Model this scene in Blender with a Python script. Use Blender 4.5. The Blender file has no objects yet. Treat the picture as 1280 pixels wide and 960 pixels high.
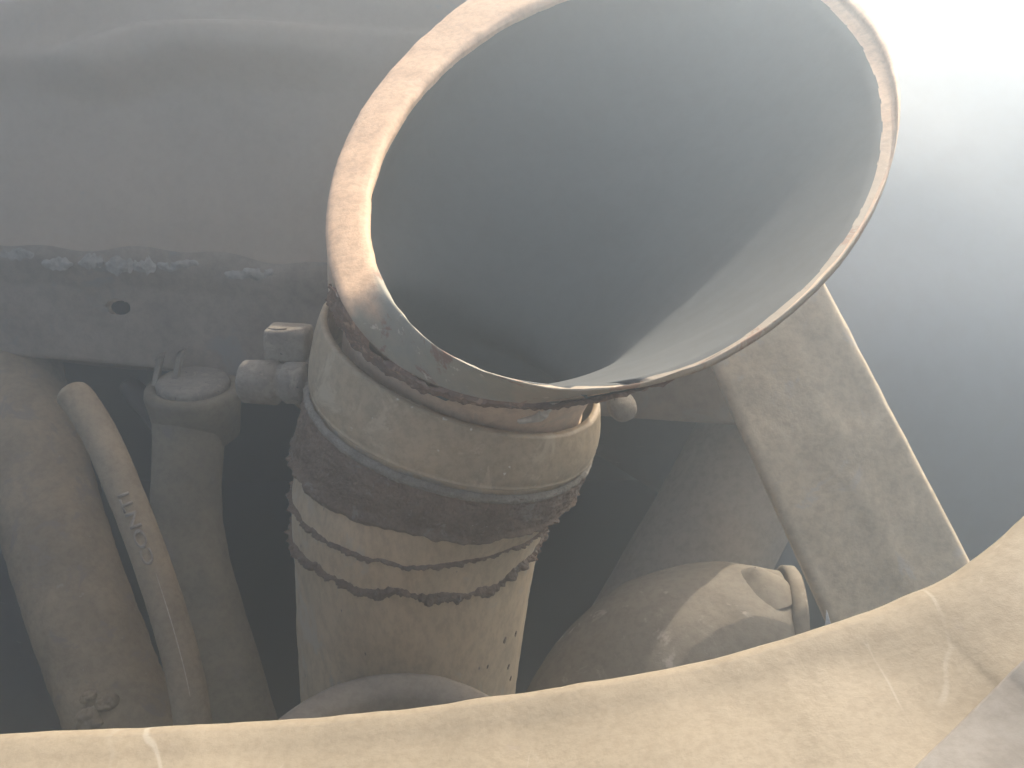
import bpy, bmesh, math, random
from mathutils import Vector, Matrix, noise

random.seed(7)
SC = bpy.context.scene
COL = SC.collection

# ------------------------------------------------------------------ camera
PITCH = math.radians(28)
CAM = Vector((0.0, 0.0, 1.0))
RX = Vector((1, 0, 0))
UP = Vector((0, math.sin(PITCH), math.cos(PITCH)))
BK = Vector((0, -math.cos(PITCH), math.sin(PITCH)))
FPX = 1067.0                                   # focal length in pixels of the 1280 px wide photograph
cam = bpy.data.cameras.new('camera')
cam.sensor_width = 36
cam.lens = 36 * FPX / 1280
cam.clip_start = 0.01
cam.clip_end = 200
camo = bpy.data.objects.new('camera', cam)
COL.objects.link(camo)
camo.location = CAM
camo.rotation_euler = (math.pi / 2 - PITCH, 0, 0)
SC.camera = camo

# ------------------------------------------------------------------ sky and sun
SUN_CAM = Vector((0.40, 0.86, -0.32)).normalized()      # direction to the sun seen from the camera (right, up, back)
S = RX * SUN_CAM.x + UP * SUN_CAM.y + BK * SUN_CAM.z
elev = math.asin(S.z)
world = bpy.data.worlds.new('World')
SC.world = world
world.use_nodes = True
nt = world.node_tree
bg = nt.nodes['Background']
sky = nt.nodes.new('ShaderNodeTexSky')
sky.sky_type = 'NISHITA'
sky.sun_disc = False
sky.sun_elevation = elev
sky.sun_rotation = math.atan2(S.x, S.y)
sky.air_density = 0.8
sky.dust_density = 7.0
sky.ozone_density = 0.4
nt.links.new(sky.outputs[0], bg.inputs[0])
bg.inputs[1].default_value = 0.15
sun = bpy.data.lights.new('sun', 'SUN')
sun.energy = 3.2
sun.angle = math.radians(0.5)
sun.color = (1.0, 0.91, 0.79)
suno = bpy.data.objects.new('sun', sun)
COL.objects.link(suno)
suno.rotation_euler = S.to_track_quat('Z', 'Y').to_euler()
suno.location = CAM + S * 3

SC.view_settings.view_transform = 'Standard'
SC.view_settings.look = 'None'
SC.view_settings.gamma = 1
SC.view_settings.use_curve_mapping = False
SC.view_settings.exposure = 1.05
SC.render.engine = 'CYCLES'
SC.cycles.max_bounces = 10
SC.cycles.volume_bounces = 2
SC.cycles.use_denoising = True

# ------------------------------------------------------------------ helpers
def W(v):                                       # camera frame (right, up, back) -> world
    return CAM + RX * v[0] + UP * v[1] + BK * v[2]

def D(v):                                       # direction
    return RX * v[0] + UP * v[1] + BK * v[2]

def at(x, y, d):                                # a point seen at pixel x, y of the photograph, d metres deep
    return W(((x - 640) / FPX * d, -(y - 480) / FPX * d, -d))

def nz(p, s, seed=0.0):
    return noise.noise(Vector((p[0] * s + seed, p[1] * s + seed * 1.7, p[2] * s - seed)))

def fbm(p, s, oct=4, seed=0.0):
    a, t = 1.0, 0.0
    for i in range(oct):
        t += a * nz(p, s, seed + i * 3.1)
        s *= 2.03
        a *= 0.5
    return t

def tag(o, label=None, cat=None, group=None, kind=None):
    if label: o['label'] = label
    if cat: o['category'] = cat
    if group: o['group'] = group
    if kind: o['kind'] = kind
    return o

def thing(name, loc, label, cat, group=None):
    o = bpy.data.objects.new(name, None)
    o.empty_display_size = 0.02
    COL.objects.link(o)
    o.location = loc
    return tag(o, label, cat, group)

def world_loc(o):
    l = Vector(o.location)
    while o.parent:
        o = o.parent
        l += o.location
    return l

def mk(name, verts, faces, mat, parent=None, smooth=True, origin=None):
    base = world_loc(parent) if parent else (Vector(origin) if origin is not None else Vector((0, 0, 0)))
    me = bpy.data.meshes.new(name)
    me.from_pydata([Vector(v) - base for v in verts], [], faces)
    me.validate()
    bm = bmesh.new(); bm.from_mesh(me)
    bmesh.ops.recalc_face_normals(bm, faces=bm.faces)
    bm.to_mesh(me); bm.free()
    if smooth:
        me.polygons.foreach_set('use_smooth', [True] * len(me.polygons))
    me.materials.append(mat)
    o = bpy.data.objects.new(name, me)
    COL.objects.link(o)
    if parent:
        o.parent = parent
    else:
        o.location = base
    return o

def grid_faces(nu, nv, closed_u=False, base=0):
    F = []
    for j in range(nv - 1):
        for i in range(nu if closed_u else nu - 1):
            a = base + j * nu + i
            b = base + j * nu + (i + 1) % nu
            F.append((a, b, b + nu, a + nu))
    return F

def catmull(P, t):                              # P list of tuples, t in 0..len-1
    n = len(P)
    i = min(max(int(math.floor(t)), 0), n - 2)
    f = t - i
    p1, p2 = P[i], P[i + 1]
    p0 = P[i - 1] if i > 0 else [2 * a - b for a, b in zip(p1, p2)]
    p3 = P[i + 2] if i + 2 < n else [2 * b - a for a, b in zip(p1, p2)]
    out = []
    for a, b, c, d in zip(p0, p1, p2, p3):
        out.append(0.5 * (2 * b + (c - a) * f + (2 * a - 5 * b + 4 * c - d) * f * f + (3 * b - a - 3 * c + d) * f ** 3))
    return out

class Rings:
    """surface through circles: each station = (centre world, radius, normal world)"""
    def __init__(self, st):
        self.P = [tuple(c) + (r,) + tuple(n) for c, r, n in st]
        self.n = len(self.P)
    def frame(self, t):
        q = catmull(self.P, t)
        c = Vector(q[:3]); r = q[3]; n = Vector(q[4:7]).normalized()
        e1 = (BK - n * BK.dot(n)).normalized()          # angle 0 looks at the camera
        e2 = n.cross(e1)
        return c, r, n, e1, e2
    def pt(self, t, phi, dr=0.0):
        c, r, n, e1, e2 = self.frame(t)
        return c + (e1 * math.cos(phi) + e2 * math.sin(phi)) * (r + dr)
    def mesh(self, nt_, np_, t0=0.0, t1=None, dr=None):
        t1 = self.n - 1 if t1 is None else t1
        V = []
        for j in range(nt_):
            t = t0 + (t1 - t0) * j / (nt_ - 1)
            c, r, n, e1, e2 = self.frame(t)
            for i in range(np_):
                ph = 2 * math.pi * i / np_
                u = e1 * math.cos(ph) + e2 * math.sin(ph)
                p = c + u * r
                if dr: p = p + u * dr(t, ph, p)
                V.append(p)
        return V, grid_faces(np_, nt_, True)

def px_rings(L):                                # rows (px, py, depth, radius, normal in camera frame)
    return Rings([(at(a, b, d), r, D(n).normalized()) for a, b, d, r, n in L])

def path_rings(L):                              # rows (px, py, depth, radius): normals follow the path
    C = [at(a, b, d) for a, b, d, r in L]
    st = []
    for i, row in enumerate(L):
        t = (C[min(i + 1, len(C) - 1)] - C[max(i - 1, 0)]).normalized()
        st.append((C[i], row[3], t))
    return Rings(st)

def revolve(profile, c, n, np_=64, e_hint=None, wob=None):
    """closed or open profile of (axial, radius) revolved about the axis n through c"""
    n = n.normalized()
    h = e_hint or BK
    e1 = (h - n * h.dot(n)).normalized(); e2 = n.cross(e1)
    V = []
    for a, r in profile:
        for i in range(np_):
            ph = 2 * math.pi * i / np_
            u = e1 * math.cos(ph) + e2 * math.sin(ph)
            p = c + n * a + u * r
            if wob: p = p + u * wob(p)
            V.append(p)
    return V, grid_faces(np_, len(profile), True)

def box_verts(c, ax, ay, az, bev=0.0):
    """bevelled box from half-axis vectors"""
    bm = bmesh.new()
    bmesh.ops.create_cube(bm, size=2)
    M = Matrix((ax, ay, az)).transposed()
    for v in bm.verts: v.co = c + M @ v.co
    if bev:
        bmesh.ops.bevel(bm, geom=bm.edges[:], offset=bev, segments=2, profile=0.6, affect='EDGES')
    bm.verts.index_update()
    V = [v.co.copy() for v in bm.verts]
    F = [tuple(v.index for v in f.verts) for f in bm.faces]
    bm.free()
    return V, F

def join(*parts):
    V, F = [], []
    for v, f in parts:
        b = len(V)
        V += list(v)
        F += [tuple(i + b for i in q) for q in f]
    return V, F

# ------------------------------------------------------------------ materials
def dusty(name, c1, c2, patch=None, patch_amt=0.5, big=18.0, fine=220.0, rough=0.75, bump=0.25, metal=0.0,
          stretch=(1, 1, 1), speck=None, speck_amt=0.68, spec=0.3, bump_dist=0.0008, scratch=0.0, patch_scale=None, grime=0.80, veins=None, shade_wear=None):
    m = bpy.data.materials.new(name)
    m.use_nodes = True
    t = m.node_tree; N = t.nodes; L = t.links
    b = N['Principled BSDF']
    tc = N.new('ShaderNodeTexCoord')
    mp = N.new('ShaderNodeMapping'); mp.inputs['Scale'].default_value = stretch
    L.new(tc.outputs['Object'], mp.inputs[0])
    def noi(scale, detail=6, rgh=0.6, dist=0.0, src=mp):
        n = N.new('ShaderNodeTexNoise')
        n.inputs['Scale'].default_value = scale
        n.inputs['Detail'].default_value = detail
        n.inputs['Roughness'].default_value = rgh
        n.inputs['Distortion'].default_value = dist
        L.new(src.outputs[0], n.inputs['Vector'])
        return n
    def ramp(src, a, z):
        r = N.new('ShaderNodeMapRange')
        r.inputs['From Min'].default_value = a; r.inputs['From Max'].default_value = z
        r.interpolation_type = 'SMOOTHSTEP'
        L.new(src, r.inputs[0])
        return r.outputs[0]
    def mix(f, a, z):
        x = N.new('ShaderNodeMix'); x.data_type = 'RGBA'
        L.new(f, x.inputs[0])
        for k, s in ((6, a), (7, z)):
            if isinstance(s, tuple): x.inputs[k].default_value = s + (1,)
            else: L.new(s, x.inputs[k])
        return x.outputs[2]
    n1 = noi(big, 8, 0.62, 0.4)
    col = mix(ramp(n1.outputs[0], 0.32, 0.68), c1, c2)
    nf = noi(fine, 5, 0.7)
    dk = N.new('ShaderNodeMix'); dk.data_type = 'RGBA'; dk.blend_type = 'MULTIPLY'
    L.new(ramp(nf.outputs[0], 0.62, 0.32), dk.inputs[0])
    dk.inputs[0].default_value = 1
    L.new(col, dk.inputs[6]); dk.inputs[7].default_value = (grime, grime - .02, grime - .04, 1)
    col = dk.outputs[2]
    if patch:
        n2 = noi(patch_scale or big * 1.7, 9, 0.68, 0.8)
        e = 1 - patch_amt
        pf = ramp(n2.outputs[0], 0.28 + 0.44 * e, 0.36 + 0.44 * e)
        col = mix(pf, col, patch)
    if speck:
        n3 = noi(fine * 0.8, 2, 0.5)
        col = mix(ramp(n3.outputs[0], speck_amt, speck_amt + 0.05), col, speck)
    if scratch:
        mp2 = N.new('ShaderNodeMapping')
        mp2.inputs['Rotation'].default_value = (0.4, 0.3, 0.7)
        mp2.inputs['Scale'].default_value = (4, 60, 20)
        L.new(tc.outputs['Object'], mp2.inputs[0])
        n4 = noi(6.0, 3, 0.5, 0.2, mp2)
        col = mix(ramp(n4.outputs[0], 0.70, 0.74), col, tuple(min(1, c * 1.5 + scratch) for c in c1))
    if shade_wear:                                    # unlit grey of the lip put into its colour, plus bare and rusty spots
        an = N.new('ShaderNodeAttribute'); an.attribute_name = 'shade_wear'
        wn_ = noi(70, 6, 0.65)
        bare = mix(ramp(wn_.outputs[0], .35, .65), shade_wear[0], shade_wear[1])
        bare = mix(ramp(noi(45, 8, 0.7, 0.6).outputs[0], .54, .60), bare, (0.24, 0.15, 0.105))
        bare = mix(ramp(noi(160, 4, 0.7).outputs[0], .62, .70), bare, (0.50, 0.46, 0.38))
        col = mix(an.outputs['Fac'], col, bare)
    if veins:                                   # pale wandering scratches in the paint
        for sc_, off, wd in ((13.0, 1.3, 0.006), (30.0, 3.7, 0.012), (52.0, 8.1, 0.012)):
            mpv = N.new('ShaderNodeMapping'); mpv.inputs['Location'].default_value = (off, off, off)
            mpv.inputs['Rotation'].default_value = (0, 0, 0.6); mpv.inputs['Scale'].default_value = (1, 0.35, 1)
            L.new(tc.outputs['Object'], mpv.inputs[0])
            wn = noi(14, 4, 0.6, 0, mpv)
            va = N.new('ShaderNodeVectorMath'); va.operation = 'MULTIPLY_ADD'
            L.new(wn.outputs[1], va.inputs[0]); va.inputs[1].default_value = (.025, .025, .025); L.new(mpv.outputs[0], va.inputs[2])
            vo = N.new('ShaderNodeTexVoronoi'); vo.feature = 'DISTANCE_TO_EDGE'; vo.inputs['Scale'].default_value = sc_
            L.new(va.outputs[0], vo.inputs['Vector'])
            ln = ramp(vo.outputs[0], wd, wd * .25)
            mk_ = ramp(noi(sc_ * 1.6, 3, 0.6, 0, mpv).outputs[0], .55, .68)
            mu = N.new('ShaderNodeMath'); mu.operation = 'MULTIPLY'; L.new(ln, mu.inputs[0]); L.new(mk_, mu.inputs[1])
            col = mix(mu.outputs[0], col, veins)
    L.new(col, b.inputs['Base Color'])
    rr = N.new('ShaderNodeMapRange')
    rr.inputs['To Min'].default_value = max(0.05, rough - 0.15); rr.inputs['To Max'].default_value = min(1, rough + 0.15)
    L.new(n1.outputs[0], rr.inputs[0]); L.new(rr.outputs[0], b.inputs['Roughness'])
    b.inputs['Metallic'].default_value = metal
    b.inputs['Specular IOR Level'].default_value = spec
    bp = N.new('ShaderNodeBump')
    bp.inputs['Strength'].default_value = bump
    bp.inputs['Distance'].default_value = bump_dist
    ad = N.new('ShaderNodeMath'); ad.operation = 'MULTIPLY_ADD'
    L.new(n1.outputs[0], ad.inputs[0]); ad.inputs[1].default_value = 2.0; L.new(nf.outputs[0], ad.inputs[2])
    L.new(ad.outputs[0], bp.inputs['Height']); L.new(bp.outputs[0], b.inputs['Normal'])
    return m

M = {}
M['tube'] = dusty('dusty tan pipe', (0.5857, 0.4377, 0.2751), (0.4601, 0.3556, 0.225), patch=(0.46, 0.38, 0.28), patch_amt=0.42,
                  big=22, fine=260, stretch=(1, 1, 0.45), speck=(0.14, 0.105, 0.085), speck_amt=0.735, rough=0.7)
M['crust'] = dusty('rust crust', (0.2808, 0.2007, 0.1455), (0.1998, 0.1441, 0.1051), patch=(0.27, 0.22, 0.18), patch_amt=0.35,
                   big=70, fine=700, rough=0.95, bump=0.9, bump_dist=0.002, speck=(0.40, 0.34, 0.28), speck_amt=0.74, spec=0.1)
M['collar'] = dusty('dull olive clamp steel', (0.4838, 0.3619, 0.2234), (0.3874, 0.3014, 0.195), patch=(0.50, 0.40, 0.27), patch_amt=0.40,
                    big=26, fine=240, rough=0.6, speck=(0.62, 0.58, 0.50), speck_amt=0.70, spec=0.4)
M['funnel'] = dusty('tan funnel paint', (0.64, 0.465, 0.315), (0.585, 0.42, 0.285), patch=(0.48, 0.36, 0.25), patch_amt=0.30,
                    big=20, fine=230, rough=0.65)
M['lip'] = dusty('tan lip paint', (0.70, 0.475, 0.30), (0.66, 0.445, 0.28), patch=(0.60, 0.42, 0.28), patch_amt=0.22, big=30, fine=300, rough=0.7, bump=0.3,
                 shade_wear=((0.27, 0.255, 0.205), (0.33, 0.29, 0.22)))  # peach and grey tones carry the lip's sunlit and unlit parts
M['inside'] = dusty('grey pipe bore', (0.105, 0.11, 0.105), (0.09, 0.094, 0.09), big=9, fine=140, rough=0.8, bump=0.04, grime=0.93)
M['rust'] = dusty('orange brown rust', (0.27, 0.165, 0.115), (0.18, 0.115, 0.09), patch=(0.38, 0.24, 0.16), patch_amt=0.4,
                  big=60, fine=500, rough=0.95, bump=0.8, bump_dist=0.0015, spec=0.1)
M['seal'] = dusty('pale gritty seal', (0.36, 0.31, 0.25), (0.27, 0.23, 0.18), big=120, fine=900, rough=0.95, bump=0.9, bump_dist=0.0015)
M['weld'] = dusty('bare bright weld', (0.62, 0.55, 0.45), (0.5, 0.44, 0.36), big=90, fine=500, rough=0.5, bump=0.5)
M['plate'] = dusty('sandy painted sheet', (0.2742, 0.2235, 0.1516), (0.248, 0.202, 0.1365), patch=(0.235, 0.19, 0.14), patch_amt=0.16,
                   big=24, fine=520, rough=0.62, bump=0.15, spec=0.3, grime=0.86, patch_scale=55, veins=(0.325, 0.28, 0.21))
M['plate2'] = dusty('shade-toned sandy sheet', (0.235, 0.21, 0.175), (0.205, 0.183, 0.153), big=14, fine=160, rough=0.7, bump=0.15)  # darker tone of a face turned from the sun, put into the colour
M['panel'] = dusty('dark dusty body sheet', (0.4067, 0.3131, 0.2189), (0.3404, 0.2645, 0.1857), patch=(0.27, 0.25, 0.23), patch_amt=0.35,
                   big=6, fine=160, rough=0.7, bump=0.03, spec=0.25, grime=0.94)
M['flange'] = dusty('dusty sheet fold', (0.3002, 0.2326, 0.1681), (0.2279, 0.1785, 0.1292), patch=(0.21, 0.185, 0.155), patch_amt=0.35,
                    big=16, fine=160, rough=0.8, bump=0.25)
M['flake'] = dusty('flaking seam sealer', (0.36, 0.315, 0.26), (0.25, 0.22, 0.18), patch=(0.33, 0.28, 0.22), patch_amt=0.35,
                   big=60, fine=320, rough=0.85, bump=0.6)
M['hose'] = dusty('dusty rubber hose', (0.3179, 0.2364, 0.1455), (0.2223, 0.1687, 0.1076), patch=(0.21, 0.165, 0.125), patch_amt=0.4,
                  big=28, fine=260, rough=0.9, bump=0.5, speck=(0.30, 0.25, 0.2), speck_amt=0.72, spec=0.15)
M['hose2'] = dusty('tan dusted thin hose', (0.3352, 0.2556, 0.1643), (0.2608, 0.2016, 0.133), big=40, fine=300, rough=0.9, bump=0.3, spec=0.15)
M['hose3'] = dusty('grey brown hose', (0.2524, 0.204, 0.1361), (0.1701, 0.1431, 0.0997), patch=(0.20, 0.165, 0.135), patch_amt=0.35,
                   big=22, fine=220, rough=0.9, bump=0.2, spec=0.15)
M['letter'] = dusty('raised rubber lettering', (0.30, 0.25, 0.2), (0.25, 0.21, 0.17), big=40, fine=300, rough=0.8)
M['stripe'] = dusty('pale hose stripe', (0.55, 0.49, 0.42), (0.45, 0.4, 0.34), big=80, fine=300, rough=0.8)
M['lug'] = dusty('dirty clamp hardware', (0.2992, 0.2576, 0.1987), (0.2145, 0.1803, 0.1426), patch=(0.30, 0.25, 0.19), patch_amt=0.4,
                 big=60, fine=400, rough=0.8, bump=0.6, speck=(0.08, 0.06, 0.05), speck_amt=0.70)
M['bracket'] = dusty('brown dusty strap', (0.5691, 0.4561, 0.3118), (0.4767, 0.3834, 0.2617), patch=(0.45, 0.385, 0.31), patch_amt=0.35,
                     big=18, fine=200, rough=0.75, bump=0.35)
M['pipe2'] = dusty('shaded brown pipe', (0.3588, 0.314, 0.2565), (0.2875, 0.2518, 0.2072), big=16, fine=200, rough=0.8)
M['dome'] = dusty('grey brown cast elbow', (0.257, 0.2191, 0.1686), (0.2092, 0.1781, 0.1368), patch=(0.39, 0.34, 0.29), patch_amt=0.35,
                  big=20, fine=220, rough=0.92, bump=0.3, spec=0.1)
M['ring'] = dusty('grey brown pipe mouth', (0.276, 0.228, 0.174), (0.222, 0.182, 0.142), big=30, fine=260, rough=0.8)
M['glare_skin'] = dusty('pale glare panel skin', (0.34, 0.325, 0.305), (0.32, 0.305, 0.287), big=4, fine=50, rough=0.6, bump=0.0, grime=0.96)
M['void'] = dusty('dark blue recess', (0.009, 0.024, 0.042), (0.007, 0.018, 0.032), big=8, fine=80, rough=0.9, bump=0.05, spec=0.1)  # near-black blue for the recess and other hollows
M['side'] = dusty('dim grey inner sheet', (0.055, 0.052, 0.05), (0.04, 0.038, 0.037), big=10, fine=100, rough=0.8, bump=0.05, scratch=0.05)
M['white'] = dusty('white painted glint', (0.75, 0.73, 0.70), (0.65, 0.63, 0.6), big=80, fine=300, rough=0.6)

# ------------------------------------------------------------------ the setting: the dark recess
def quad_sheet(name, corners, mat, nu=24, nv=24, amp=0.0, s=6.0):
    a, b, c, d = corners                        # a-b bottom, d-c top
    V = []
    for j in range(nv):
        v = j / (nv - 1)
        for i in range(nu):
            u = i / (nu - 1)
            p = a * (1 - u) * (1 - v) + b * u * (1 - v) + c * u * v + d * (1 - u) * v
            if amp: p = p + BK * amp * fbm(p, s, 3)
            V.append(p)
    o = mk(name, V, grid_faces(nu, nv), mat)
    return tag(o, kind='structure')

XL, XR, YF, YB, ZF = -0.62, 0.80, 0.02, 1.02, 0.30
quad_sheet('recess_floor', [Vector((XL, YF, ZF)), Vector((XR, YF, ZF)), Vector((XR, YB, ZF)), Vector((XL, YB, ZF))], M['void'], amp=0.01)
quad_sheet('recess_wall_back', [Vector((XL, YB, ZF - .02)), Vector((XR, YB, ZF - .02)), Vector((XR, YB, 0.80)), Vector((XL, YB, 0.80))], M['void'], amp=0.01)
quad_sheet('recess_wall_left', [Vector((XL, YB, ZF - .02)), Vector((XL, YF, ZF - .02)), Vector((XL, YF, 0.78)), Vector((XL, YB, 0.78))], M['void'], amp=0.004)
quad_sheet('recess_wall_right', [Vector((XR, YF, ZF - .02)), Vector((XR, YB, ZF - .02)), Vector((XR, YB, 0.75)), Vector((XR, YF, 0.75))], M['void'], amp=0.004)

# inner sheet seen low on the left behind the hoses
V = []
for j in range(20):
    v = j / 19
    for i in range(16):
        u = i / 15
        x = -260 + (120 + 60 * v - (-260)) * u
        p = at(x, 560 + 470 * v, 0.66 + 0.05 * u - 0.04 * v)
        V.append(p + BK * 0.004 * fbm(p, 9, 3))
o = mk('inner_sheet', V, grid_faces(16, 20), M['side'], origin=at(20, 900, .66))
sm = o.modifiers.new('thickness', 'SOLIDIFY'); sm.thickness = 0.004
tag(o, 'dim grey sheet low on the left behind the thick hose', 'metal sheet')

# ------------------------------------------------------------------ upper left body panel
bp = thing('body_panel', at(200, 460, .58), 'large dark dusty body panel filling the upper left behind the funnel', 'body panel')
def seg_d(x, y, P):                             # signed vertical distance to a polyline y(x)
    for (x0, y0), (x1, y1) in zip(P, P[1:]):
        if x0 <= x <= x1:
            return y - (y0 + (y1 - y0) * (x - x0) / (x1 - x0))
    return y - (P[0][1] if x < P[0][0] else P[-1][1])
def sst(a, b, x):
    t = min(1, max(0, (x - a) / (b - a)))
    return t * t * (3 - 2 * t)
CR1 = [(-400, 230), (60, 80), (185, 37), (300, 36), (480, 44), (900, 60)]
CR2 = [(-400, 100), (0, 15), (80, -2), (300, -60), (900, -200)]
CR3 = [(-400, 150), (0, 122), (60, 116), (140, 130), (240, 104), (420, 110), (900, 160)]
def panel_h(x, y):                              # relief of the sheet in metres towards the camera
    h = 0.0
    w = sst(40, 150, x) * (1 - sst(300, 460, x) * 0.8)
    h += 0.009 * w * sst(-5, 4, seg_d(x, y, CR1)) * (1 - sst(10, 90, seg_d(x, y, CR1)))
    h += 0.008 * (1 - sst(60, 200, x)) * sst(-5, 4, seg_d(x, y, CR2)) * (1 - sst(8, 60, seg_d(x, y, CR2)))
    h += 0.010 * (1 - sst(300, 560, x)) * (1 - sst(-40, 10, seg_d(x, y, CR3))) * sst(-120, -30, seg_d(x, y, CR3))
    return h
NU, NV = 170, 110
PW = 1262
V = []
for j in range(NV):
    v = j / (NV - 1)
    for i in range(NU):
        u = i / (NU - 1)
        x = -260 + PW * u
        yr = 305 + 22 * (x / 400) + 4 * math.sin(x * .021) + 3 * math.sin(x * .057 + 1)
        y = -230 + (yr + 230) * v
        d = 0.52 + 0.035 * v ** 1.2 + 0.008 * math.sin(math.pi * v)
        p = at(x, y, d)
        bulge = 0.012 * fbm(p, 3.2, 2, 5) + 0.0016 * fbm(p, 22, 3, 2) * sst(0.55, 0.98, v)
        p = p + BK * (panel_h(x, y) + bulge)
        V.append(p)
o = mk('sheet', V, grid_faces(NU, NV), M['panel'], bp)
ridge = [V[(NV - 1) * NU + i].copy() for i in range(NU)]
# folded flange below the ridge, with a real bolt hole
NF = 46
HX, HY, HR = 148.0, 384.0, 15.5
V2 = []
for j in range(NF):
    v = j / (NF - 1)
    for i in range(NU):
        x = -260 + PW * i / (NU - 1)
        ylow = 440 + 0.068 * x + 0.0001 * min(x, 500) ** 2 if x > 0 else 440 + 0.05 * x
        tgt = at(x, ylow, 0.566)
        p = ridge[i].lerp(tgt, v)
        p = p + BK * (0.004 * math.sin(math.pi * min(1, v * 3)) * (1 - v) + 0.0014 * fbm(p, 30, 4, 9) * math.sin(math.pi * v)
                      + 0.003 * fbm(p, 9, 2, 4) * math.sin(math.pi * v))
        V2.append(p)
ylast = V2[(NF - 1) * NU:]
for dz in ((0.0015, -0.002), (0.006, -0.0022), (0.03, -0.001), (0.25, -0.002), (0.50, -0.01)):      # the edge turns back, then runs on as a deck added to block sun
    V2 += [q - BK * dz[0] + UP * dz[1] for q in ylast]
fl = mk('flange', V2, grid_faces(NU, NF + 5), M['flange'], bp)
def px_of(p):                                  # pixel of a world point
    r = Vector(p) - CAM
    d = -r.dot(BK)
    return 640 + FPX * r.dot(RX) / d, 480 - FPX * r.dot(UP) / d
bm = bmesh.new(); bm.from_mesh(fl.data)
base = world_loc(fl)
def hole_q(p):
    x, y = px_of(p + base)
    a = math.radians(8)
    dx, dy = x - HX, y - HY
    return ((dx * math.cos(a) + dy * math.sin(a)) / HR, (-dx * math.sin(a) + dy * math.cos(a)) / (HR * 0.64))
kill = [f for f in bm.faces if all(math.hypot(*hole_q(v.co)) < 1.32 for v in f.verts) and px_of(f.calc_center_median() + base)[1] < 420]
bmesh.ops.delete(bm, geom=kill, context='FACES')
loop = [e for e in bm.edges if len(e.link_faces) == 1 and all(math.hypot(*hole_q(v.co)) < 2.2 for v in e.verts)]
# order the ring and bridge it to a neat ellipse with a turned-in lip
if loop:
    ring = [loop[0].verts[0]]; e = loop[0]
    while True:
        v = e.other_vert(ring[-1])
        if v is ring[0]: break
        ring.append(v)
        e = [q for q in v.link_edges if q in loop and q is not e][0]
    prev = ring
    cen = sum((v.co for v in ring), Vector()) / len(ring)
    for k, dep in ((1.0, 0.0), (0.96, 0.0008), (0.93, 0.006)):
        new = []
        for v in ring:
            qx, qy = hole_q(v.co)
            l = math.hypot(qx, qy)
            new.append(bm.verts.new(cen + (v.co - cen) * (k / l) - BK * dep))
        for i in range(len(ring)):
            j = (i + 1) % len(ring)
            bm.faces.new((prev[i], prev[j], new[j], new[i]))
        prev = new
bmesh.ops.recalc_face_normals(bm, faces=bm.faces)
for f in bm.faces: f.smooth = True
bm.to_mesh(fl.data); bm.free()
# dark sheet added behind the panel to keep the bolt hole dark
V = []
for j in range(12):
    for i in range(24):
        x = -255 + (PW - 10) * i / 23
        V.append(at(x, -220 + (640 - 18 + .05 * x) * j / 11, .60))
mk('hole_backing', V, grid_faces(24, 12), M['void'], bp)
# flaking sealer along the fold
rs = random.Random(3)
for k, (x0, x1, yy, hh) in enumerate([(0, 44, 318, 7), (52, 92, 330, 8), (98, 130, 328, 10), (132, 168, 332, 12), (166, 196, 333, 11), (196, 250, 331, 8), (280, 344, 342, 9), (-60, -8, 314, 8)]):
    nu, nv = 30, 10
    V = []
    for j in range(nv):
        v = j / (nv - 1)
        for i in range(nu):
            u = i / (nu - 1)
            env = math.sin(math.pi * u) ** 0.5
            x = x0 + (x1 - x0) * u
            y = yy + (v - .5) * 2 * hh * env * (1 + .6 * nz((u * 6, k * 3.1, 0), 1)) + 3 * nz((u * 5, k * 1.7, 4), 1)
            i0 = min(NU - 1, max(0, round((x + 260) / PW * (NU - 1))))
            d = -(ridge[i0] - CAM).dot(BK)
            p = at(x, y, d - 0.0005)
            lump = 0.5 + 0.9 * fbm(p, 120, 3, k)
            V.append(p + BK * (0.0026 * math.sin(math.pi * v) * env * max(0.1, lump) + 0.0005))
    mk('sealer_flake', V, grid_faces(nu, nv), M['flake'], fl)

# ------------------------------------------------------------------ pale panel on the right, curve added to brighten it upwards
tk = []
NU, NV = 70, 70
py_, pz_, LEN = .655, .44, 1.10
for j in range(NV):
    q = j / (NV - 1) * LEN
    for i in range(NU):
        u = i / (NU - 1)
        p = Vector((.22 + 1.0 * u, py_ + .08 * u * u - .04 * u, pz_))
        tk.append(p + Vector((0, -.6, .8)) * .004 * fbm(p, 4, 2, 3))
    a = math.radians(4 + 40 * sst(.10, .30, q) + 30 * min(1, max(0, (q - .22) / .75)))
    py_ += math.sin(a) * LEN / (NV - 1); pz_ += math.cos(a) * LEN / (NV - 1)
o = mk('glare_panel', tk, grid_faces(NU, NV), M['glare_skin'], origin=(0.5, .7, .6))
sm = o.modifiers.new('thickness', 'SOLIDIFY'); sm.thickness = 0.004; sm.offset = -1
tag(o, 'pale smooth skin behind the strap on the far right, curve added to brighten it upwards', 'tank')

# ------------------------------------------------------------------ brown pipe and cast elbow behind, lower right
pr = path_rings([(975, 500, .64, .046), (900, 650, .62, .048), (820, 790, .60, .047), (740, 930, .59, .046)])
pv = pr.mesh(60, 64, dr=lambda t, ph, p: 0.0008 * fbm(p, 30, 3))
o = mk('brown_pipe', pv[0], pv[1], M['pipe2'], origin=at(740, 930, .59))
tag(o, 'shaded brown pipe slanting down behind the rounded cast elbow', 'pipe')

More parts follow.
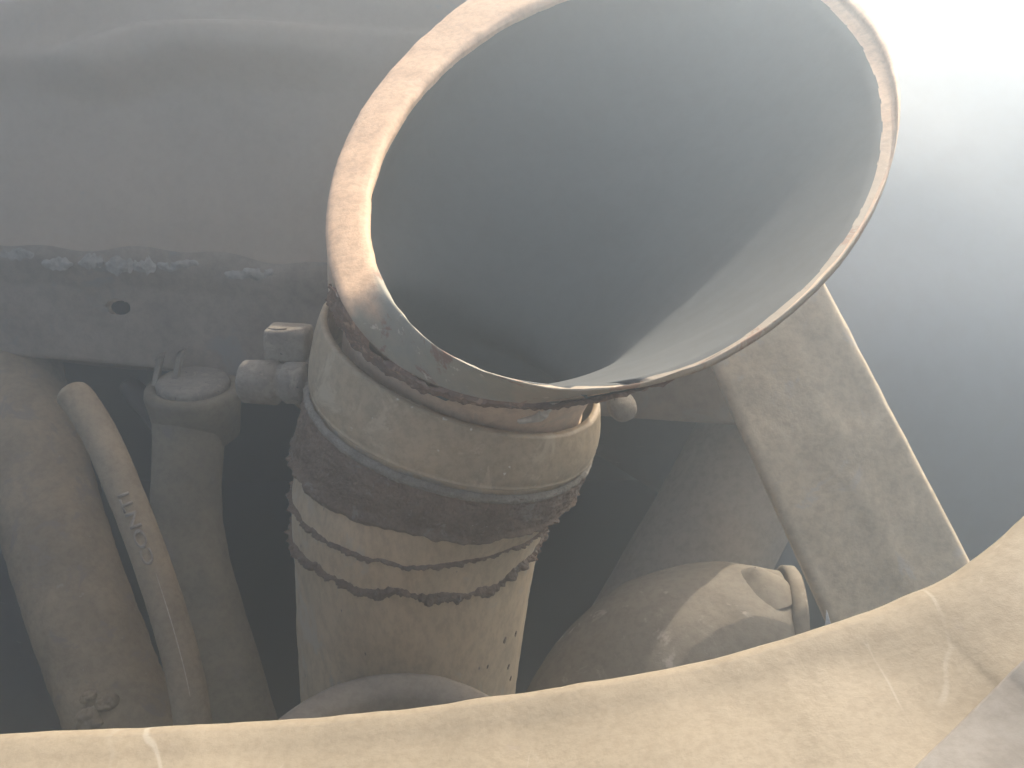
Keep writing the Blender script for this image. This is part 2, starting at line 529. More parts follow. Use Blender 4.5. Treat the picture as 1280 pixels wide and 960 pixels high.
el = thing('cast_elbow', at(870, 880, .5), 'rounded grey brown cast elbow with flange behind the plate edge', 'pipe elbow')
er = px_rings([(748, 1030, .50, .060, (.10, .95, .30)), (766, 960, .50, .063, (.22, .90, .36)), (802, 900, .505, .066, (.52, .78, .34)),
               (858, 856, .51, .068, (.84, .48, .24)), (920, 842, .515, .066, (.98, .10, .16)), (968, 842, .52, .062, (.98, -.06, .12))])
ev = er.mesh(50, 72, dr=lambda t, ph, p: 0.0012 * fbm(p, 28, 4, 2))
mk('body', ev[0], ev[1], M['dome'], el)
c, n_ = at(982, 836, .52), D((.98, -.06, .16))
fv = revolve([(-.004, .05), (-.005, .0600), (-.004, .0622), (.002, .0622), (.004, .0600), (.004, .05)], c, n_, 72, wob=lambda p: .001 * fbm(p, 40, 2))
mk('flange', fv[0], fv[1], M['dome'], el)
kv = revolve([(-.008, .024), (-.002, .018), (.002, .011), (.005, .0055), (.0068, .0028), (.0073, .0004)], at(944, 724, .500), D((-.06, .96, .2)), 24, wob=lambda p: .0008 * fbm(p, 90, 2))
mk('lug', kv[0], kv[1], M['dome'], el)

# back sheet edge seen between funnel pipe and brown pipe
V = []
for j in range(12):
    v = j / 11
    for i in range(14):
        u = i / 13
        x = 640 + 270 * u
        y = (515 + 0.62 * (x - 660)) * v + 380 * (1 - v)
        V.append(at(x, y, 0.80 + 0.02 * u) + BK * .003 * nz((x, y, 0), .02))
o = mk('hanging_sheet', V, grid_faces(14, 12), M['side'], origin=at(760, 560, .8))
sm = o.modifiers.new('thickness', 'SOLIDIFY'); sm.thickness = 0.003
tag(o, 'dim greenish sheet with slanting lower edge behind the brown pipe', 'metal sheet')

# strap bracket
def strap(cs, thick, mat, name, nu=30, nv=60, bend=None):
    a, b, c, d = cs
    n = (b - a).cross(d - a).normalized()
    if n.dot(BK) < 0: n = -n
    F_, B_ = [], []
    for j in range(nv):
        v = j / (nv - 1)
        for i in range(nu):
            u = i / (nu - 1)
            p = a * (1 - u) * (1 - v) + b * u * (1 - v) + c * u * v + d * (1 - u) * v
            q = p + n * (bend(u, v, p) if bend else 0)
            # rounded edges
            r = min(u, 1 - u) * (b - a).length
            if r < .002: q = q - n * (.002 - r) * .8
            F_.append(q); B_.append(p - n * thick)
    V = F_ + B_
    Fc = grid_faces(nu, nv) + grid_faces(nu, nv, base=nu * nv)
    N0 = nu * nv
    for j in range(nv - 1):
        for i in (0, nu - 1):
            k = j * nu + i
            Fc.append((k, k + nu, k + nu + N0, k + N0))
    for i in range(nu - 1):
        for j in (0, nv - 1):
            k = j * nu + i
            Fc.append((k, k + 1, k + 1 + N0, k + N0))
    return V, Fc
br = thing('strap_bracket', at(1150, 850, .47), 'wide flat brown strap bracket slanting down to the plate edge', 'bracket')
sv = strap([at(1078, 870, .468), at(1290, 845, .475), at(966, 226, .525), at(786, 222, .515)], .006, M['bracket'], 'strap',
           bend=lambda u, v, p: .0011 * fbm(p, 45, 4, 3) + .0012 * math.exp(-((u - .55) / .10) ** 2) * sst(.8, .3, v))
st_ = mk('strap', sv[0], sv[1], M['bracket'], br)
hv = revolve([(0, .0005), (.0018, .006), (.0025, .011), (.0005, .0145)], at(1066, 640, .513), D((.05, .25, .95)), 28, wob=lambda p: .0014 * fbm(p, 110, 3))
mk('dirt_blister', hv[0], hv[1], M['bracket'], st_)

# small white wedge, a sunlit glint put into the colour
V = [at(1033, 762, .462), at(1040, 786, .462), at(1031, 786, .462), at(1034, 764, .464), at(1041, 788, .464), at(1030, 788, .464)]
o = mk('glint_sliver', V, [(0, 1, 2), (3, 5, 4), (0, 3, 4, 1), (1, 4, 5, 2), (2, 5, 3, 0)], M['white'], smooth=False, origin=at(1036, 786, .462))
tag(o, 'tiny white wedge painted as a sunlit glint beside the strap bracket', 'painted glint')

# ------------------------------------------------------------------ hoses on the left
hA = thing('thick_hose', at(165, 960, .46), 'thick brown dusty rubber hose, the leftmost and widest one', 'hose', 'hoses on the left')
ra = path_rings([(2, 400, .615, .0330), (14, 470, .592, .0322), (40, 560, .555, .0305), (80, 700, .515, .0290), (122, 820, .490, .0284), (162, 920, .474, .0280), (205, 1030, .462, .0278)])
hv = ra.mesh(220, 96, dr=lambda t, ph, p: .0007 * fbm(p, 60, 4, 1) + .0006 * max(0, nz(p, 260, 4)) )
hosea = mk('hose', hv[0], hv[1], M['hose'], hA)
cv = ra.mesh(10, 96, t0=.98, t1=1.06, dr=lambda t, ph, p: .0012 + .0006 * fbm(p, 80, 2) if .99 < t < 1.05 else -.0005)
mk('clip_ring', cv[0], cv[1], M['hose'], hosea)
for k, (ph0, t0, sp, st) in enumerate([(0.05, 4.72, .30, .13), (-.42, 4.66, .22, .09), (.42, 4.80, .2, .08), (-.15, 4.50, .16, .06)]):
    nu, nv = 26, 18; V = []
    for j in range(nv):
        for i in range(nu):
            u, v = i / (nu - 1) * 2 - 1, j / (nv - 1) * 2 - 1
            p0 = ra.pt(t0 + v * st, ph0 + u * sp)
            e = max(0, 1 - (u * u + v * v) * (1 + .8 * nz(p0, 150, k)))
            V.append(ra.pt(t0 + v * st, ph0 + u * sp, (.0030 * e ** .35 * (0.6 + .8 * abs(fbm(p0, 200, 3, k)))) if e > 0.02 else -.0014))
    mk('flaked_skin', V, grid_faces(nu, nv), M['hose'], hosea)

hB = thing('thin_hose', at(240, 960, .45), 'thin tan hose with rounded top end and faint raised lettering', 'hose', 'hoses on the left')
rb = path_rings([(83, 486, .480, .0088), (100, 503, .478, .0092), (128, 550, .473, .0093), (160, 625, .465, .0093), (192, 710, .458, .0093), (220, 800, .452, .0094), (238, 880, .448, .0095), (250, 985, .446, .0095)])
def cap(t, ph, p):
    return -.0088 * (1 - math.sqrt(max(0, 1 - (1 - min(1, t / .55)) ** 2))) if t < .55 else .00018 * fbm(p, 120, 3)
hv = rb.mesh(200, 64, dr=cap)
hoseb = mk('hose', hv[0], hv[1], M['hose2'], hB)
# raised lettering reading up the hose
cu = bpy.data.curves.new('lettering', 'FONT'); cu.body = 'CONTI'; cu.size = 1.0; cu.extrude = 0.0; cu.offset = 0.012
to = bpy.data.objects.new('lettering_source', cu); COL.objects.link(to)
dg = bpy.context.evaluated_depsgraph_get()
tm = bpy.data.meshes.new_from_object(to.evaluated_get(dg))
bpy.data.objects.remove(to); bpy.data.curves.remove(cu)
bm = bmesh.new(); bm.from_mesh(tm)
bmesh.ops.triangulate(bm, faces=bm.faces[:])
bmesh.ops.subdivide_edges(bm, edges=bm.edges[:], cuts=1)
xs = [v.co.x for v in bm.verts]; ys = [v.co.y for v in bm.verts]
x0, x1, y0, y1 = min(xs), max(xs), min(ys), max(ys)
T_BOT, T_TOP, PHC, PHW = 3.97, 2.95, -0.32, 0.62
r = bmesh.ops.extrude_face_region(bm, geom=bm.faces[:])
topv = set(g for g in r['geom'] if isinstance(g, bmesh.types.BMVert))
hb = world_loc(hB)
sgn = None
for v in bm.verts:
    u = (v.co.x - x0) / (x1 - x0); w = (v.co.y - y0) / (y1 - y0) - .5
    v.co = rb.pt(T_BOT + (T_TOP - T_BOT) * u, PHC + PHW * w, .0008 if v in topv else -.0004) - hb
bmesh.ops.recalc_face_normals(bm, faces=bm.faces)
lm = bpy.data.meshes.new('lettering'); bm.to_mesh(lm); bm.free()
lm.materials.append(M['letter'])
lo = bpy.data.objects.new('lettering', lm); COL.objects.link(lo); lo.parent = hoseb
V = []
nn = 60
for j in range(nn):
    t = 4.10 + 1.75 * j / (nn - 1)
    w = .034 * (0.7 + .5 * abs(math.sin(j * .9))) * math.sin(math.pi * (j + .5) / nn) ** .3
    for s_, h in ((-1, -.0003), (-.5, .0004), (.5, .0004), (1, -.0003)):
        V.append(rb.pt(t, -.46 + s_ * w, h))
mk('pale_stripe', V, grid_faces(4, nn), M['stripe'], hoseb)

hC = thing('coupled_hose', at(300, 960, .5), 'grey brown hose hanging from a round coupling under the panel', 'hose', 'hoses on the left')
rc = path_rings([(240, 500, .555, .0245), (236, 560, .550, .0218), (233, 620, .545, .0215), (238, 690, .538, .0222), (256, 770, .530, .0232), (282, 860, .522, .0238), (315, 985, .515, .024)])
hv = rc.mesh(160, 80, dr=lambda t, ph, p: .0006 * fbm(p, 45, 4, 6))
mk('hose', hv[0], hv[1], M['hose3'], hC)
c, n_ = at(243, 497, .553), D((.05, .90, .42))
cv = revolve([(-.030, .0215), (-.026, .0262), (-.004, .0290), (.004, .0300), (.007, .0295), (.009, .0275), (.009, .0240), (.006, .0225), (.004, .020)], c, n_, 72, wob=lambda p: .0006 * fbm(p, 70, 3))
cp = mk('coupling', cv[0], cv[1], M['hose3'], hC)
cv = revolve([(-.002, .0215), (.010, .0225), (.0125, .0215), (.0135, .018), (.0138, .0005)], c, n_, 64, wob=lambda p: .0005 * fbm(p, 60, 3))
mk('nipple', cv[0], cv[1], M['lug'], cp)
for x, y in ((196, 470), (221, 466)):
    bvv = box_verts(at(x, y, .548), D((.0022, .001, 0)), D((.0035, .013, .002)), D((0, -.002, .003)), .0008)
    mk('retaining_tab', bvv[0], bvv[1], M['lug'], cp)
lv = path_rings([(158, 478, .60, .006), (170, 492, .598, .0085), (186, 510, .595, .008), (206, 540, .59, .007), (222, 566, .585, .006)])
hv = lv.mesh(30, 24, dr=lambda t, ph, p: .0006 * fbm(p, 90, 2) - (.005 if t < .02 else 0))
o = mk('release_lever', hv[0], hv[1], M['side'], origin=at(220, 566, .585))
tag(o, 'small dark lever end between the thin hose and the coupling', 'lever')

# ------------------------------------------------------------------ open pipe mouth low in front
ps = thing('pipe_mouth', at(488, 1100, .33), 'grey brown open pipe mouth just showing above the plate edge', 'pipe')
c, n_ = at(488, 970, .310), D((.03, .93, .37))
pvv = revolve([(a_ * .8, r_ * .95) for a_, r_ in [(-.12, .054), (-.03, .0555), (-.008, .0575), (-.002, .0578), (.001, .0565), (.0015, .0535), (0, .0465), (-.003, .0445), (-.02, .0435), (-.11, .043)]],
              c, n_, 110, wob=lambda p: .0006 * fbm(p, 50, 3))
mk('wall', pvv[0], pvv[1], M['ring'], ps)
bv = revolve([(-.05, .0415), (-.051, .0005)], c, n_, 48)
mk('bore', bv[0], bv[1], M['void'], ps)

# ------------------------------------------------------------------ lower exhaust pipe
ep = thing('exhaust_pipe', at(505, 1010, .5), 'upright tan exhaust pipe with dark rust rings below the clamp', 'exhaust pipe')
tn, cn = (.09, .915, .39), (.27, .875, .40)
LP = px_rings([(503, 1030, .512, .0585, tn), (511, 860, .475, .0587, tn), (518, 730, .4425, .0598, tn), (526, 630, .419, .0615, tn),
               (546, 575, .411, .0655, (.19, .895, .395)), (562, 530, .406, .0668, cn), (572, 490, .400, .0655, (.29, .87, .40))])
def tube_dr(t, ph, p):
    return .0007 * fbm(p, 26, 3, 8) + .00022 * fbm(p, 160, 3, 2)
tv = LP.mesh(200, 180, dr=tube_dr)
tube_ = mk('tube', tv[0], tv[1], M['tube'], ep)
def surf_strip(rings, lo, hi, nu, nv, h, base, seed, phi0=-math.pi, phi1=math.pi, closed=True):
    V = []
    for j in range(nv):
        v = j / (nv - 1)
        for i in range(nu):
            ph = phi0 + (phi1 - phi0) * i / (nu if closed else nu - 1)
            a, b = lo(ph), hi(ph)
            t = a + (b - a) * v
            p = rings.pt(t, ph)
            V.append(rings.pt(t, ph, tube_dr(t, ph, p) + base + h(v, ph, p)))
    return V, grid_faces(nu, nv, closed)
def cn3(ph, s, seed):                           # noise around the pipe
    return fbm((math.cos(ph), math.sin(ph), seed), s, 4, seed)
# broad crust under the clamp
def crust_h(v, ph, p):
    e = min(1, v / .10) ** .6
    return (-.0010 if v < .002 else 0) + e * (.0022 + .0013 * fbm(p, 150, 4, 3) + .0008 * nz(p, 620, 2)) + .0022 * math.exp(-((v - .10) / .07) ** 2) * (0.5 + 0.9 * abs(fbm(p, 130, 3, 6)))
cv = surf_strip(LP, lambda ph: 3.92 + .14 * cn3(ph, 2.2, 1.0) + .05 * cn3(ph, 9, 2.0) + .1 * math.sin(ph), lambda ph: 5.35, 460, 56, crust_h, 0, 1)
mk('rust_crust', cv[0], cv[1], M['crust'], ep)
for k, (tc_, w, hh, sd, tilt) in enumerate([(3.27, .044, .0026, 4.0, .16), (2.75, .056, .0030, 9.0, .12)]):
    lo = lambda ph, tc_=tc_, w=w, sd=sd, tilt=tilt: tc_ - w * (1 + 1.0 * cn3(ph, 5, sd) + .55 * cn3(ph, 26, sd + 1)) + tilt * math.sin(ph) * .25 + .10 * cn3(ph, 2.0, sd + 2)
    hi = lambda ph, tc_=tc_, w=w, sd=sd, tilt=tilt: tc_ + w * (1 + .8 * cn3(ph, 6, sd + 5) + .5 * cn3(ph, 24, sd + 3)) + tilt * math.sin(ph) * .25 + .10 * cn3(ph, 2.0, sd + 2)
    def bead_h(v, ph, p, hh=hh, sd=sd):
        a = math.sin(math.pi * v)
        return -.0004 + (a ** .6 if a > 0 else 0) * hh * (0.45 + 1.3 * abs(fbm(p, 150, 4, sd)) + .5 * nz(p, 480, sd) + .25 * nz(p, 1100, sd))
    cv = surf_strip(LP, lo, hi, 900, 20, bead_h, 0, k)
    mk('rust_bead', cv[0], cv[1], M['crust'], ep)
# chips of lost paint on the right flank
for k, (ph0, t0, s_) in enumerate([(.95, 1.98, .022), (1.12, 1.93, .016), (1.08, 1.62, .018), (1.16, 1.45, .015), (.78, 1.80, .01)]):
    nu, nv = 14, 10; V = []
    for j in range(nv):
        for i in range(nu):
            u, v = i / (nu - 1) * 2 - 1, j / (nv - 1) * 2 - 1
            rr = u * u + v * v
            q = LP.pt(t0 + v * s_ * 1.2 + u * .015, ph0 + u * s_ * .9)
            V.append(LP.pt(t0 + v * s_ * 1.2 + u * .015, ph0 + u * s_ * .9, tube_dr(t0, ph0, q) + (.0005 if rr * (1 + .6 * nz(q, 300, k)) < .8 else -.0012)))
    mk('rust_chip', V, grid_faces(nu, nv), M['crust'], tube_)

# ------------------------------------------------------------------ band clamp
bc = thing('band_clamp', at(571, 600, .4), 'dull olive band clamp collar joining funnel and pipe, bolt lug on its left', 'clamp')
BC = px_rings([(570, 509, .403, .0682, cn), (572, 494, .401, .0694, (.28, .87, .40)), (576, 468, .397, .0688, (.31, .86, .405)), (581, 441, .393, .0672, (.35, .845, .41))])
prof_t = [i / 30 * 3 for i in range(31)]
NP = 200
V = []
def band_out(t, ph, p):
    return .0005 * fbm(p, 40, 3, 3) + .0002 * fbm(p, 200, 2, 3) + .0006 * math.exp(-((t - .12) / .1) ** 2)
for t in prof_t:
    for i in range(NP):
        ph = 2 * math.pi * i / NP
        p = BC.pt(t, ph)
        V.append(BC.pt(t, ph, band_out(t, ph, p)))
for t in reversed(prof_t):
    for i in range(NP):
        ph = 2 * math.pi * i / NP
        V.append(BC.pt(t, ph, -.0032))
nr = len(prof_t) * 2
Fc = grid_faces(NP, nr, True)
Fc += [((nr - 1) * NP + i, (nr - 1) * NP + (i + 1) % NP, (i + 1) % NP, i) for i in range(NP)]
band = mk('band', V, Fc, M['collar'], bc)
# pale grit seal under the band
def seal_h(v, ph, p):
    return .0012 + .0016 * math.sin(math.pi * v) + .0006 * nz(p, 500, 1)
cv = surf_strip(LP, lambda ph: 5.16, lambda ph: 5.42, 400, 8, seal_h, .0004, 2)
mk('grit_seal', cv[0], cv[1], M['seal'], bc)
# bolt lug on the left
bl = box_verts(at(361, 428, .400), D((.0098, -.0006, 0)), D((.0004, .0072, .002)), D((0, -.003, .009)), .0022)
ul = mk('upper_lug', bl[0], bl[1], M['lug'], bc)
bl = revolve([(-.0165, .0003), (-.0165, .0085), (-.0150, .0100), (.000, .0104), (.0010, .0088), (.0040, .0086), (.0045, .0098), (.0130, .0098), (.0145, .0085), (.0145, .0003)],
             at(347, 478, .394), D((.99, -.03, .1)), 40, wob=lambda p: .0006 * fbm(p, 160, 3))
mk('barrel_nut', bl[0], bl[1], M['lug'], bc)
bl = revolve([(-.016, .0042), (.016, .0042)], at(349, 452, .398), D((.02, .97, .2)), 20, wob=lambda p: .0004 * math.sin(p.z * 4200))
mk('clamp_bolt', bl[0], bl[1], M['lug'], ul)
# strap loop wrapped round the barrel nut and running into the band
def ribbon(path, wdir, width, thick):
    V = []; n = len(path)
    for i, p in enumerate(path):
        t = (path[min(i + 1, n - 1)] - path[max(i - 1, 0)]).normalized()
        nn = t.cross(wdir).normalized()
        for a, b in ((-1, -1), (1, -1), (1, 1), (-1, 1)):
            V.append(p + wdir * a * width / 2 + nn * b * thick / 2)
    F = []
    for i in range(n - 1):
        for k in range(4):
            a = i * 4 + k; b = i * 4 + (k + 1) % 4
            F.append((a, b, b + 4, a + 4))
    F += [(0, 1, 2, 3), tuple((n - 1) * 4 + k for k in range(4))]
    return V, F
pts = [(404, 535, .3950), (392, 515, .3935), (384, 495, .3935), (381, 478, .3945), (376, 466, .395), (367, 460, .396), (358, 462, .398), (354, 475, .400), (360, 490, .401), (372, 500, .402), (386, 512, .403)]
P_ = [at(*q) for q in pts]
sm_ = [Vector(catmull([tuple(p) for p in P_], i / 60 * (len(P_) - 1))) for i in range(61)]
rv = ribbon(sm_, D((.25, .25, .93)).normalized(), .013, .0030)
lp = mk('strap_loop', rv[0], rv[1], M['lug'], bc)
bvm = lp.modifiers.new('bevel', 'BEVEL'); bvm.width = .0007; bvm.segments = 2
# right-hand tab
tb = revolve([(-.002, .0003), (-.002, .0062), (-.001, .0070), (.001, .0070), (.0022, .0062), (.0022, .0003)], at(777, 508, .385), D((.35, .25, .9)), 32, wob=lambda p: .0007 * fbm(p, 90, 2))
mk('end_tab', tb[0], tb[1], M['lug'], bc)

# ------------------------------------------------------------------ funnel outlet
fo = thing('funnel_outlet', at(580, 500, .395), 'wide flared tan funnel mouth tilted towards the viewer, sunlit on its left', 'exhaust outlet')
NP = 240
RIMN = D((-.15, .66, .735)).normalized()         # plane of the slanted mouth
RIMP = at(761, 200, .34)
mc = W((0.03179, 0.07407, -0.28)); mn = D((-.2602, .4495, .8545)).normalized()
MR = 0.08464
def on_plane(x, y, back=0.0):
    r = at(x, y, 1) - CAM
    return CAM + r * ((RIMP - RIMN * back - CAM).dot(RIMN) / r.dot(RIMN))
n0 = D((.22, .885, .405)).normalized(); n1 = D((.30, .85, .43)).normalized()
NECK = Rings([(at(579, 486, .398), .0570, n0), (at(592, 436, .388), .0580, n1)])
RIM, THR, THR2 = [], [], []
ma = math.atan2(-.30665, .9518)
e1_ = (BK - mn * BK.dot(mn)).normalized(); e2_ = mn.cross(e1_)
for i in range(NP):
    ph = 2 * math.pi * i / NP
    x, y = px_of(mc + (e1_ * math.cos(ph) + e2_ * math.sin(ph)) * MR)
    dx, dy = x - 786.4, y - 229.0
    th = math.atan2((-dx * math.sin(ma) + dy * math.cos(ma)) / 248.7, (dx * math.cos(ma) + dy * math.sin(ma)) / 332.3)
    ex, ey = (766.1 + 377.8 * math.cos(th) * .8963 + 271.0 * math.sin(th) * .4435, 209.5 - 377.8 * math.cos(th) * .4435 + 271.0 * math.sin(th) * .8963)
    q = on_plane(ex, ey, .020 * sst(372, 452, ey) * (1 - sst(700, 860, ex)))
    RIM.append(q + RIMN * (.0008 * fbm(q, 22, 3, 2)))
    THR.append(on_plane(x, y).lerp(RIM[-1], .65 * sst(820, 1000, x)))
    THR2.append(on_plane(x, y))
cen_rim = sum(RIM, Vector()) / NP
class Wall:
    """funnel wall lofted from the round neck in the clamp to the slanted rim; t runs 0..3"""
    def __init__(self, edge, inset):
        self.C = []
        for i in range(NP):
            ph = 2 * math.pi * i / NP
            a = NECK.pt(0, ph, -inset); b = NECK.pt(1, ph, -inset)
            e = edge[i]
            out = (e - cen_rim); out = (out - RIMN * out.dot(RIMN)).normalized()
            ex, ey = px_of(e)
            cut = sst(330, 420, ey) * (1 - sst(600, 760, ex))     # the wall is undercut above the clamp on the left
            m = b.lerp(e, .5) + out * (.010 - inset - .005 * cut) - RIMN * .002 * cut
            self.C.append([tuple(a), tuple(b), tuple(m), tuple(e)])
    def pt(self, t, ph, dr=0.0):
        k = (ph / (2 * math.pi)) % 1.0 * NP
        i = int(k) % NP; f = k - int(k)
        p = Vector(catmull(self.C[i], t)).lerp(Vector(catmull(self.C[(i + 1) % NP], t)), f)
        if dr:
            c = NECK.frame(1)[0].lerp(cen_rim, max(0, min(1, (t - 1) / 2)))
            p = p + (p - c).normalized() * dr
        return p
FN = Wall(RIM, 0.0)
def fun_dr(t, ph, p):
    return .0005 * fbm(p, 24, 3, 4) + .00015 * fbm(p, 180, 2, 4)
nr_t = 90
fv = []
for j in range(nr_t):
    t = 3 * j / (nr_t - 1)
    for i in range(NP):
        ph = 2 * math.pi * i / NP
        p = FN.pt(t, ph)
        fv.append(FN.pt(t, ph, fun_dr(t, ph, p)) if t < 2.95 else p)
ff = grid_faces(NP, nr_t, True)
ow = mk('outer_wall', fv, ff, M['funnel'], fo)
# broad flat lip, wide on the left and thin on the right, rounded at both edges
V = []
for f, up_ in ((0, 0), (.02, .0006), (.08, .0012), (.2, .0015), (.5, .0016), (.75, .0015), (.9, .0011), (.97, .0004), (1.0, -.001)):
    for i in range(NP):
        p = RIM[i].lerp(THR[i], f)
        V.append(p + RIMN * (up_ + (.0005 * fbm(p, 60, 3, 7) + .0003 * fbm(p, 200, 2, 3)) * (1 if f > 0 else 0)))
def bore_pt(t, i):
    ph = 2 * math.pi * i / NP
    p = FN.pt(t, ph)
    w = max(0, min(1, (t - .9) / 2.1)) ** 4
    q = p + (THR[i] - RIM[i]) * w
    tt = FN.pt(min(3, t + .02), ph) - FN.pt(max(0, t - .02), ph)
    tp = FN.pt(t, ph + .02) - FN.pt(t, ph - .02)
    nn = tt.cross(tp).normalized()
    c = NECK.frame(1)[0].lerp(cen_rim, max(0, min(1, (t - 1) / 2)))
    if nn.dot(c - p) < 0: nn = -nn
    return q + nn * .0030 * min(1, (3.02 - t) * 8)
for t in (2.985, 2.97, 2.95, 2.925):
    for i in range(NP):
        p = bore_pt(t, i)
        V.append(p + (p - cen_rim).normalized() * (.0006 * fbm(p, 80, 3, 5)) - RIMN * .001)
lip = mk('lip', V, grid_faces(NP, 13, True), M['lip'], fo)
at_ = lip.data.attributes.new('shade_wear', 'FLOAT', 'POINT')  # follows the edge between the sunlit strip and the unlit rim
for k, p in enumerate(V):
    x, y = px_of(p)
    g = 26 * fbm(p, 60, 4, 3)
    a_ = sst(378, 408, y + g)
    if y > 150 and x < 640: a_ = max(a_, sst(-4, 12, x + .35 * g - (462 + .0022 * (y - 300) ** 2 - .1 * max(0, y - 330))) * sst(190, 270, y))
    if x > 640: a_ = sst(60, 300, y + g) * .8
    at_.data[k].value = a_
V = []
nb = 80
for j in range(nb):
    t = 2.93 * (1 - j / (nb - 1))
    for i in range(NP):
        p = bore_pt(t, i)
        V.append(p - RIMN * .001 * (t / 2.93))
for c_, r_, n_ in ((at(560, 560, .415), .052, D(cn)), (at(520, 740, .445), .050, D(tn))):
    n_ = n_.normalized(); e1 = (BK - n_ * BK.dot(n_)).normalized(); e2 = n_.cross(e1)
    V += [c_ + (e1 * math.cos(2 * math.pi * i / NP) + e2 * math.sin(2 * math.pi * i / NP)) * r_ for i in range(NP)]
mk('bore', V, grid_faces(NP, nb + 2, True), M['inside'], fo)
# rusted torn edge along the lower left of the rim
def rust_patch(name, tc_, ph_c, tw, pw, sd, hh=.0012, mat='rust', nu=130, nv=60):
    V = []
    for j in range(nv):
        for i in range(nu):
            u, v = i / (nu - 1) * 2 - 1, j / (nv - 1) * 2 - 1
            t, ph = tc_(u) + v * tw, ph_c + u * pw
            q = FN.pt(min(t, 2.99), ph)
            e = 1 - max(abs(u) ** 2.5, abs(v) ** 2) - .45 * fbm(q, 55, 4, sd)
            h = min(1, max(0, e) / .25) ** .6
            lip_ = RIMN * max(0, t - 2.99) * .0
            V.append(FN.pt(min(t, 2.99), ph, fun_dr(t, ph, q) - .0007 + h * (.0009 + hh * (.5 + abs(fbm(q, 170, 3, sd))))) + lip_)
    mk(name, V, grid_faces(nu, nv), M[mat], ow)
rust_patch('rust_scab', lambda u: 2.62 - .06 * u, -.95, .40, .86, 2.0, hh=.0026)
# bright weld tab across the joint on the right front
from mathutils.bvhtree import BVHTree
bb = world_loc(bc)
skin_ = BVHTree.FromPolygons(*join((fv, ff), ([v.co + bb for v in band.data.vertices], [tuple(p.vertices) for p in band.data.polygons])))
def on_skin(x, y, lift):
    r = (at(x, y, 1) - CAM).normalized()
    h = skin_.ray_cast(CAM, r)[0]
    return h - r * lift
wp = [on_skin(x, y, .0008) for x, y in ((689, 498), (686, 506), (680, 515), (672, 521), (660, 524), (646, 527))]
wt = Rings([(wp[i], (.0014, .0022, .0026, .0022, .0017, .0008)[i], (wp[min(i + 1, 5)] - wp[max(i - 1, 0)]).normalized()) for i in range(6)])
wv = wt.mesh(30, 18, dr=lambda t, ph, p: .0006 * fbm(p, 260, 3) - (.0010 if t < .05 or t > 4.95 else 0))
mk('weld_run', wv[0], wv[1], M['weld'], ow)

# ------------------------------------------------------------------ front plate with curved opening edge
fp = thing('front_plate', at(640, 1000, .36), 'sunlit sandy sheet metal along the bottom with a curved opening edge', 'metal plate')
EDGE = [(-1500, 1250, .50), (-900, 1060, .40), (-420, 975, .365), (-200, 935, .362), (0, 915, .36), (200, 906, .36), (400, 892, .36), (640, 864, .362), (850, 829, .368), (960, 801, .374), (1040, 775, .38),
        (1120, 736, .388), (1200, 690, .396), (1280, 622, .408), (1400, 500, .43), (1560, 300, .47), (1850, -100, .60)]
EP = [tuple(at(q[0], q[1], q[2] * (.54 - .08 * min(1, max(0, (q[0] - 500) / 700))))) for q in EDGE]
NU = 340
EC = [Vector(catmull(EP, i / (NU - 1) * (len(EP) - 1))) for i in range(NU)]
Z = Vector((0, 0, 1))
pn = D((-.05, .93, .36)).normalized()            # plate normal: up and a little towards the viewer
prof = [(-.004, -.060), (-.0030, -.020), (-.0022, -.008), (-.0012, -.0035), (0, -.0008), (.0016, .0004), (.004, .0006), (.008, -.0004), (.012, -.0012), (.02, -.001)]
prof += [(.02 + .16 * (k / 40), -.001 - .006 * (k / 40)) for k in range(1, 41)] + [(.18 + .75 * k / 12, -.007 - .05 * k / 12) for k in range(1, 13)]  # last stretch is unseen plate, added to bounce warm light back
V = []
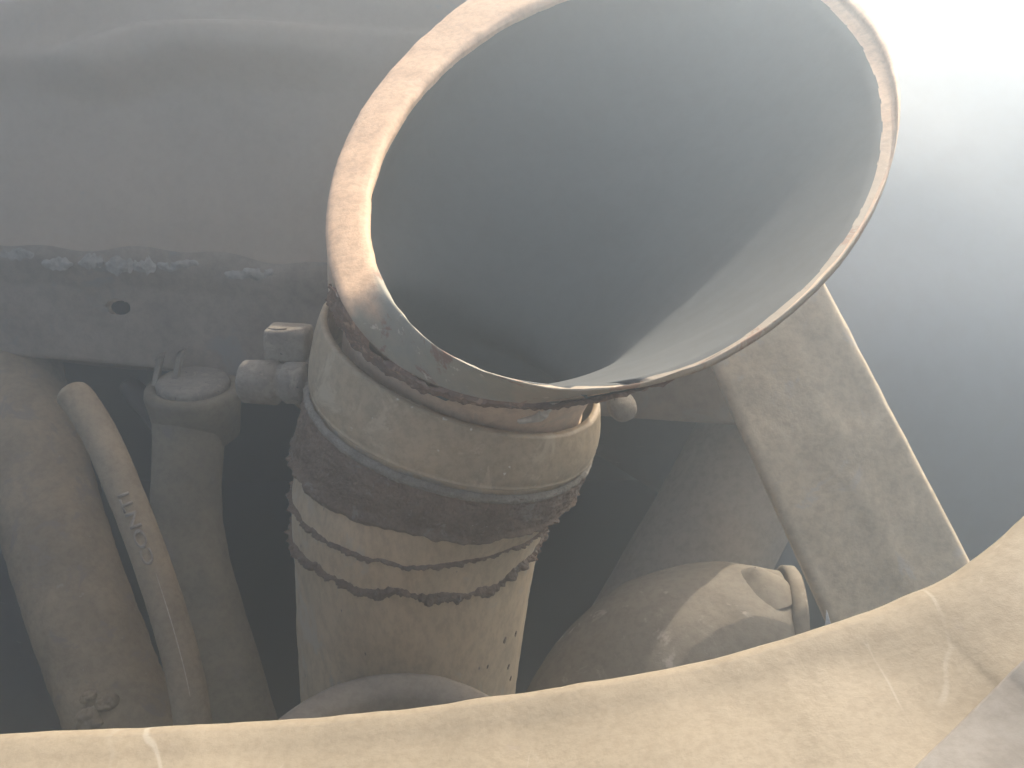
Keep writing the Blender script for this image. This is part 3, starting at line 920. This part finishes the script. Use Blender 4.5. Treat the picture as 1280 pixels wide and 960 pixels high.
for a, h in prof:
    for i in range(NU):
        t = (EC[min(i + 1, NU - 1)] - EC[max(i - 1, 0)]).normalized()
        wob = sst(.60, .76, i / (NU - 1))
        nr_ = (pn + D((-.28, 0, .05)) * wob).normalized()
        out = nr_.cross(t).normalized()
        if out.dot(BK) < 0: out = -out
        aa = a + wob * .007 * sst(-.001, .012, a)
        p = EC[i] + out * aa + nr_ * (h - wob * .0035 * (1 - sst(.0, .010, a)))
        p = p + nr_ * (.0006 * fbm(p, 14, 3, 1) + (.0004 * fbm(p, 70, 3, 2) if a < .02 else 0))
        V.append(p)
pl = mk('sheet', V, grid_faces(NU, len(prof)), M['plate'], fp)
# lower lapped sheet, bottom right
from mathutils.bvhtree import BVHTree
bvh = BVHTree.FromPolygons(V, grid_faces(NU, len(prof)))
def on_plate(x, y, lift):
    r = (at(x, y, 1) - CAM).normalized()
    hit = bvh.ray_cast(CAM, r)[0]
    return (hit if hit else at(x, y, .3)) + pn * lift
V = []
nu, nv = 60, 40
for j in range(nv):
    v = j / (nv - 1)
    for i in range(nu):
        u = i / (nu - 1)
        x, y = 1120 + 230 * u + 130 * v, 1010 - 230 * u + 60 * v
        p = on_plate(x, y, .0040)
        V.append(p + pn * .0005 * fbm(p, 20, 3))
o = mk('lapped_sheet', V, grid_faces(nu, nv), M['plate2'], origin=at(1280, 960, .32))
sm = o.modifiers.new('thickness', 'SOLIDIFY'); sm.thickness = 0.003; sm.offset = 0
tag(o, 'greyer sheet lapped on the sandy plate in the bottom right corner', 'metal plate')

# ------------------------------------------------------------------ air volume added to imitate veiling lens glare
hz = bpy.data.materials.new('veiling glare volume')
hz.use_nodes = True
t = hz.node_tree
for n in list(t.nodes):
    if n.type == 'BSDF_PRINCIPLED': t.nodes.remove(n)
pvn = t.nodes.new('ShaderNodeVolumePrincipled')
pvn.inputs['Color'].default_value = (0.79, 0.90, 0.98, 1)
pvn.inputs['Density'].default_value = 0.54
pvn.inputs['Anisotropy'].default_value = 0.77
t.links.new(pvn.outputs[0], t.nodes['Material Output'].inputs['Volume'])
hv = box_verts(Vector((.10, .40, .26)), Vector((1.45, 0, 0)), Vector((0, 1.55, 0)), Vector((0, 0, .98)))
o = mk('glare_veil', hv[0], hv[1], hz, smooth=False)
tag(o, 'thin pale volume added around the pipes as a veil of lens glare', kind='stuff')
